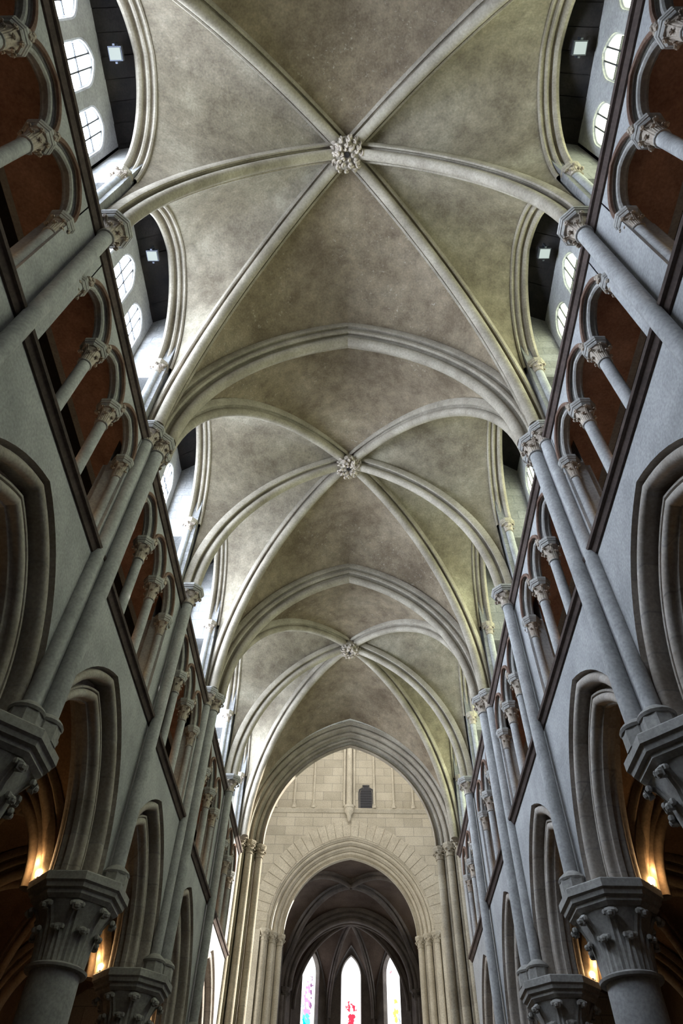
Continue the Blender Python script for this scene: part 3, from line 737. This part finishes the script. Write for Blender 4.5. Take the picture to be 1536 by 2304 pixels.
# south gable with two tall open lights for the low sun
t.grid([[(8.6, CY0, 0), (8.6, EY1, 0)], [(8.6, CY0, 7.5), (8.6, EY1, 7.5)]])
t.grid([[(8.6, CY0, 7.5), (8.6, 25.6, 7.5)], [(8.6, CY0, 18.6), (8.6, 25.6, 18.6)]])
t.grid([[(8.6, 25.6, 12.9), (8.6, 28.4, 12.9)], [(8.6, 25.6, 18.6), (8.6, 28.4, 18.6)]])
t.grid([[(8.6, 30.9, 7.5), (8.6, EY1, 7.5)], [(8.6, 30.9, 18.6), (8.6, EY1, 18.6)]])
t.grid([[(-3.9, CY1, 26), (-3.9, EY0, 26)], [(3.9, CY1, 26), (3.9, EY0, 26)]])
struct(t.obj('wall_transept', M['ashlar']))
def unseen_window(x, y, z, wx, wz, axis, mat, label_n):
    global wn
    wn += 1; p = MB(); pts = [(-wx, -wz)] + [(s_, z_) for s_, z_ in arc2(wx, wx*1.1, 0, 8)] + [(wx, -wz)]
    ids = [p.add((s_, 0, z_) if axis == 'y' else (0, s_, z_)) for s_, z_ in pts]; p.face(*ids)
    o = struct(p.obj('window_%d' % wn, M[mat])); o.location = (x, y, z)
    f = MB()
    for i in range(-2, 3):
        c_ = i*wx/2.5
        if axis == 'y': f.box(c_-.03, c_+.03, -.03, .03, -wz, wx*.5)
        else: f.box(-.03, .03, c_-.03, c_+.03, -wz, wx*.5)
    f.obj('glazing_bars', M['lead'], o)
    return o
for s in (-1, 1):
    unseen_window(s*8.5, 26.6 if s < 0 else 23.9, 11.5, 1.6 if s < 0 else .8, 6.5, 'x', 'glass_tower', 0)
for xx in (-2.3, 0, 2.3): unseen_window(xx, CY1+.05, 22.0, .95, 3.2, 'y', 'glass_tower', 0)  # unseen lantern windows, added to brighten the east wall

# ring of voussoirs round the chancel arch, a hair proud of the wall
vb = MB(); nv = 17; pa = arc2(3.35, 3.75, -.06, nv); pb = arc2(3.35, 3.75, -.78, nv)
for i in range(len(pa)-1):
    (x0, z0_), (x1, z1_) = pa[i], pa[i+1]; (x2, z2_), (x3, z3_) = pb[i], pb[i+1]; g = .04
    q = [(x0+(x1-x0)*g, z0_+(z1_-z0_)*g), (x0+(x1-x0)*(1-g), z0_+(z1_-z0_)*(1-g)), (x2+(x3-x2)*(1-g), z2_+(z3_-z2_)*(1-g)), (x2+(x3-x2)*g, z2_+(z3_-z2_)*g)]
    vb.grid([[(x, EY0-.02, 12.15+z) for x, z in q], [(x, EY0+.02, 12.15+z) for x, z in q]], True, True)
struct(vb.obj('trim_6', M['cream']))
# east wall furniture
b = MB(); P_ = [(0, -.10), (.04, -.10), (.10, -.02), (.14, .03), (.10, .09), (0, .10)]
b.grid([[(x, EY0-u, 17.12+z_) for u, z_ in P_] for x in (-3.88, 3.88)], True, True); o = b.obj('trim_5', M['cream']); struct(o)
def make_blind_shaft(root):
    b_ = MB(); b_.lathe([(.055, 17.25), (.055, 20.6)], n=12); b_.obj('shaft', M['cream'], root)
    base_parts(root, .06, 17.2, 17.42, .10, 'cream')
for i, x in enumerate((-3.45, -2.62, -1.72, 1.08, 1.97, 2.86)):
    nm = ('leftmost', 'second from left', 'third from left', 'just right of the dark doorway', 'second from right', 'rightmost')[i]
    place('blind', make_blind_shaft, 'blind_arcade_shaft', (x, EY0-.07, 0), 0, 'thin pale shaft on the high east wall, %s' % nm, 'column', 'thin shafts on the east wall')
r = empty('corbel_shaft', (-.08, EY0-.16, 0))
b = MB(); b.lathe([(.13, 17.3), (.13, 20.9)], n=18); b.obj('main_shaft', M['cream'], r)
for s in (-1, 1):
    b = MB(); b.lathe([(.055, 17.3), (.055, 20.05)], c=(s*.23, .06), n=12); b.obj('side_shaft', M['cream'], r)
    g = empty('side_capital', (s*.23, .06, 0)); g.parent = r
    capital_parts(g, .055, .11, 20.0, 20.3, 20.42, .14, n=12, leaves=6, fol='cream', stonem='cream')
b = MB(); b.lathe([(.02, 16.55), (.07, 16.62), (.09, 16.72), (.11, 16.85), (.2, 17.0), (.2, 17.12), (.24, 17.16), (.24, 17.26), (.16, 17.32), (.13, 17.36)], n=18); b.obj('corbel', M['cream'], r)
tag(r, 'stout pale wall shaft on a carved corbel at the middle of the high east wall', 'column')
# little doorway with dark leaf
r = empty('passage_doorway', (.70, EY0-.01, 17.22))
b = MB(); pts = [(-.30, 0), (-.30, .78), (-.27, .90), (-.14, .99), (-.14, 1.10), (.14, 1.10), (.14, .99), (.27, .90), (.30, .78), (.30, 0)]
rows = [[(x*1.0, -.012, z) for x, z in pts], [(x*.92, .10, z*.98) for x, z in pts]]; b.grid(rows); ids = [b.add((x*.92, -.015, z*.98)) for x, z in pts]; b.face(*ids); b.obj('door_leaf', M['door'], r)
b = MB(); 
for i in range(-2, 3): b.box(i*.1-.006, i*.1+.006, -.03, -.018, .02, .95)
for i in range(1, 8): b.box(-.26, .26, -.03, -.018, i*.12-.006, i*.12+.006)
b.obj('leading', M['lead'], r)
b = MB(); out = [(x*1.0, z) for x, z in pts]; b.grid([[(x, -.02, z) for x, z in out], [(x*1.18, -.02, z*1.05+.0) for x, z in out], [(x*1.18, .02, z*1.05) for x, z in out]]); b.obj('door_frame', M['lead'], r)
tag(r, 'small dark shouldered doorway high on the cream east wall', 'doorway')

# ------------------------------------------------------------------ chancel
t = MB(); CX = 3.25; ZCH = 12.2
for s in (-1, 1): t.grid([[(s*CX, EY1, 0), (s*CX, 38, 0)], [(s*CX, EY1, 14.5), (s*CX, 38, 14.5)]])
# apse faces
AP = [(-CX, 37.6), (-2.9, 39.0), (-1.15, 40.4), (1.15, 40.4), (2.9, 39.0), (CX, 37.6)]
LAN = []   # face index -> lancet
for i in range(5):
    p, q = Vector((*AP[i], 0)), Vector((*AP[i+1], 0)); L_ = (q-p).length; d = (q-p)/L_
    def P3(s_, z_): v = p + d*(L_/2+s_); return (v.x, v.y, z_)
    if i in (1, 2, 3):
        a = .52; zz = 13.75; hh = .95; zb = 5.0; pts = arc2(a, hh, 0, 8)
        t.grid([[P3(-L_/2, 0), P3(L_/2, 0)], [P3(-L_/2, zb), P3(L_/2, zb)]])
        t.grid([[P3(-L_/2, zb), P3(-a, zb)], [P3(-L_/2, zz), P3(-a, zz)], [P3(-L_/2, 16.2), P3(-a, 16.2)]])
        t.grid([[P3(a, zb), P3(L_/2, zb)], [P3(a, zz), P3(L_/2, zz)], [P3(a, 16.2), P3(L_/2, 16.2)]])
        t.grid([[P3(s_, zz+z_) for s_, z_ in pts], [P3(s_, 16.2) for s_, z_ in pts]])
        nrm = Vector((d.y, -d.x, 0)); nrm = -nrm if nrm.y < 0 else nrm
        rim = [(-a, zb)] + [(s_, zz+z_) for s_, z_ in pts] + [(a, zb)]
        t.grid([[P3(s_, z_) for s_, z_ in rim], [tuple(Vector(P3(s_*.94, z_)) + nrm*.3) for s_, z_ in rim]])
        LAN.append((p + d*L_/2 + nrm*.28, math.atan2(d.y, d.x), a*.97, zz, hh, zb))
    else:
        t.grid([[P3(-L_/2, 0), P3(L_/2, 0)], [P3(-L_/2, 16.2), P3(L_/2, 16.2)]])
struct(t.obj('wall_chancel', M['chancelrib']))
blobs = [
 [(.05, -1.2, .22, .75, (.85, .25, .75)), (.0, -2.1, .28, .28, (.1, .45, .75)), (-.15, -2.15, .16, .16, (.0, .6, .45)), (.25, -1.0, .06, 1.0, (.2, .1, .2)), (-.2, -1.7, .1, .3, (.35, .4, .8))],
 [(.12, -1.35, .10, .42, (.85, .03, .06)), (.02, -1.85, .10, .40, (.85, .03, .06)), (-.12, -1.25, .07, .18, (.85, .05, .08)), (-.08, -2.25, .09, .22, (.8, .03, .05))],
 [(.0, -1.5, .12, .45, (.85, .80, .12)), (.0, -2.3, .28, .06, (.85, .25, .2)), (.22, -1.9, .06, .3, (.25, .3, .7)), (-.25, .1, .05, .12, (.7, .2, .25))]]
for i, (pos, ang, a, zz, hh, zb) in enumerate(LAN):
    wn += 1; p = MB(); pts = [(-a, zb-zz)] + arc2(a, hh, 0, 8) + [(a, zb-zz)]
    ids = [p.add((s_, 0, z_)) for s_, z_ in pts]; p.face(*ids)
    o = struct(p.obj('window_%d' % wn, stained('stained_glass_%d' % i, blobs[i], EAST_SKY[1]*.35))); o.location = (pos.x, pos.y, zz); o.rotation_euler = (0, 0, ang)
# chancel vault
t = MB(); ctr = Vector((0, 34.2, 15.75)); Y0_, Y1_ = EY1, 37.2; zap = 15.55
for s in (-1, 1):
    for yy in (Y0_, Y1_):
        _, dg, dd = curve_pts((s*CX, yy, ZCH), ctr, 16); dp = mono([p for p, t_ in dg])
        _, tg, dt = curve_pts((s*CX, yy, ZCH), (0, yy, zap), 16); tp = mono([p for p, t_ in tg])
        _, wg, dw = curve_pts((s*CX, yy, ZCH), (s*CX, 34.2, 15.5), 16); wp = mono([p for p, t_ in wg])
        web(t, tp, dp, 14, 5); web(t, dp, wp, 14, 5)
        b = MB(); sweep_rib(b, dg, dd, MINOR); o = b.obj('chancel_rib', M['chancelrib'])
        tag(o, 'dark diagonal rib of the chancel vault, %s side, %s half' % ('left' if s < 0 else 'right', 'near' if yy == Y0_ else 'far'), 'rib', 'chancel diagonal ribs')
b = MB()
for s in (-1, 1):
    pts, d = rib_curve((s*CX, Y1_, ZCH), (0, Y1_, zap+.05), 20); sweep_rib(b, pts, d, [(v*1.5, n_*1.2) for v, n_ in MAJOR])
tag(b.obj('sanctuary_arch', M['chancelrib']), 'dark pointed arch inside the chancel in front of the three coloured windows', 'arch')
hub = Vector((0, 37.9, 15.45))
ends = [(-CX+.05, 37.6), (-2.9, 39.0), (-1.15, 40.35), (1.15, 40.35), (2.9, 39.0), (CX-.05, 37.6)]
crv = []
for i, (x, y) in enumerate(ends):
    _, g, d = curve_pts((x, y, 11.9), hub, 16); crv.append(mono([p for p, t_ in g]))
    b = MB(); sweep_rib(b, g, d, [(v*.75, n_*.75) for v, n_ in MINOR]); o = b.obj('apse_rib', M['chancelrib'])
    tag(o, 'thin rib fanning over the far windows, number %s from the left' % ('one', 'two', 'three', 'four', 'five', 'six')[i], 'rib', 'apse ribs')
    if i in (1, 2, 3, 4):
        b = MB(); b.lathe([(.07, 0), (.07, 11.9)], c=(x, y-.05), n=10); o = b.obj('apse_shaft', M['chancelrib']); tag(o, 'dark slender shaft between the far windows, %s from the left' % ('', 'first', 'second', 'third', 'fourth')[i], 'column', 'apse shafts')
for i in range(5):
    x0_, y0_ = ends[i]; x1_, y1_ = ends[i+1]; ym_, xm_ = (y0_+y1_)/2, (x0_+x1_)/2; zt_ = 15.15
    mid = Vector((xm_, ym_, zt_))
    for cc_, (xe, ye) in ((crv[i], ends[i]), (crv[i+1], ends[i+1])):
        _, g, d = curve_pts((xe, ye, 11.9), mid, 14); g = mono([p for p, t_ in g]); web(t, cc_, g, 14, 5)
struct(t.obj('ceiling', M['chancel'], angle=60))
for s in (-1, 1):
    b = MB(); 
    r = empty('sanctuary_pier', (s*3.1, Y1_-.1, 0))
    b.lathe([(.14, 0), (.14, 11.85)], n=14); b.obj('shaft', M['chancelrib'], r)
    b = MB(); b.lathe([(.12, 0), (.12, 11.85)], c=(s*.1, .3), n=14); b.lathe([(.12, 0), (.12, 11.85)], c=(s*.1, -.3), n=14); b.obj('side_shafts', M['chancelrib'], r)
    capital_parts(r, .14, .2, 11.8, 12.08, 12.22, .27, n=12, leaves=6, fol='chancelrib', stonem='chancelrib')
    tag(r, 'dark shafted pier carrying the %s foot of the inner chancel arch' % ('left' if s < 0 else 'right'), 'column', 'sanctuary piers')

# ------------------------------------------------------------------ floor and west end
b = MB(); b.grid([[(-12, YP[-3], 0), (12, YP[-3], 0)], [(-12, 42, 0), (12, 42, 0)]]); struct(b.obj('floor', M['floor']))
b = MB(); b.grid([[(-AX, YP[-3], 0), (AX, YP[-3], 0)], [(-AX, YP[-3], 17.2), (AX, YP[-3], 17.2)]]); struct(b.obj('wall_west', M['wall']))
for xx in (-1.7, 0, 1.7): unseen_window(xx, YP[-3]+.06, 10.5 + (1.2 if xx == 0 else 0), .62, 5.5, 'y', 'glass_west', 0)  # unseen west windows, added as soft fill from behind the camera
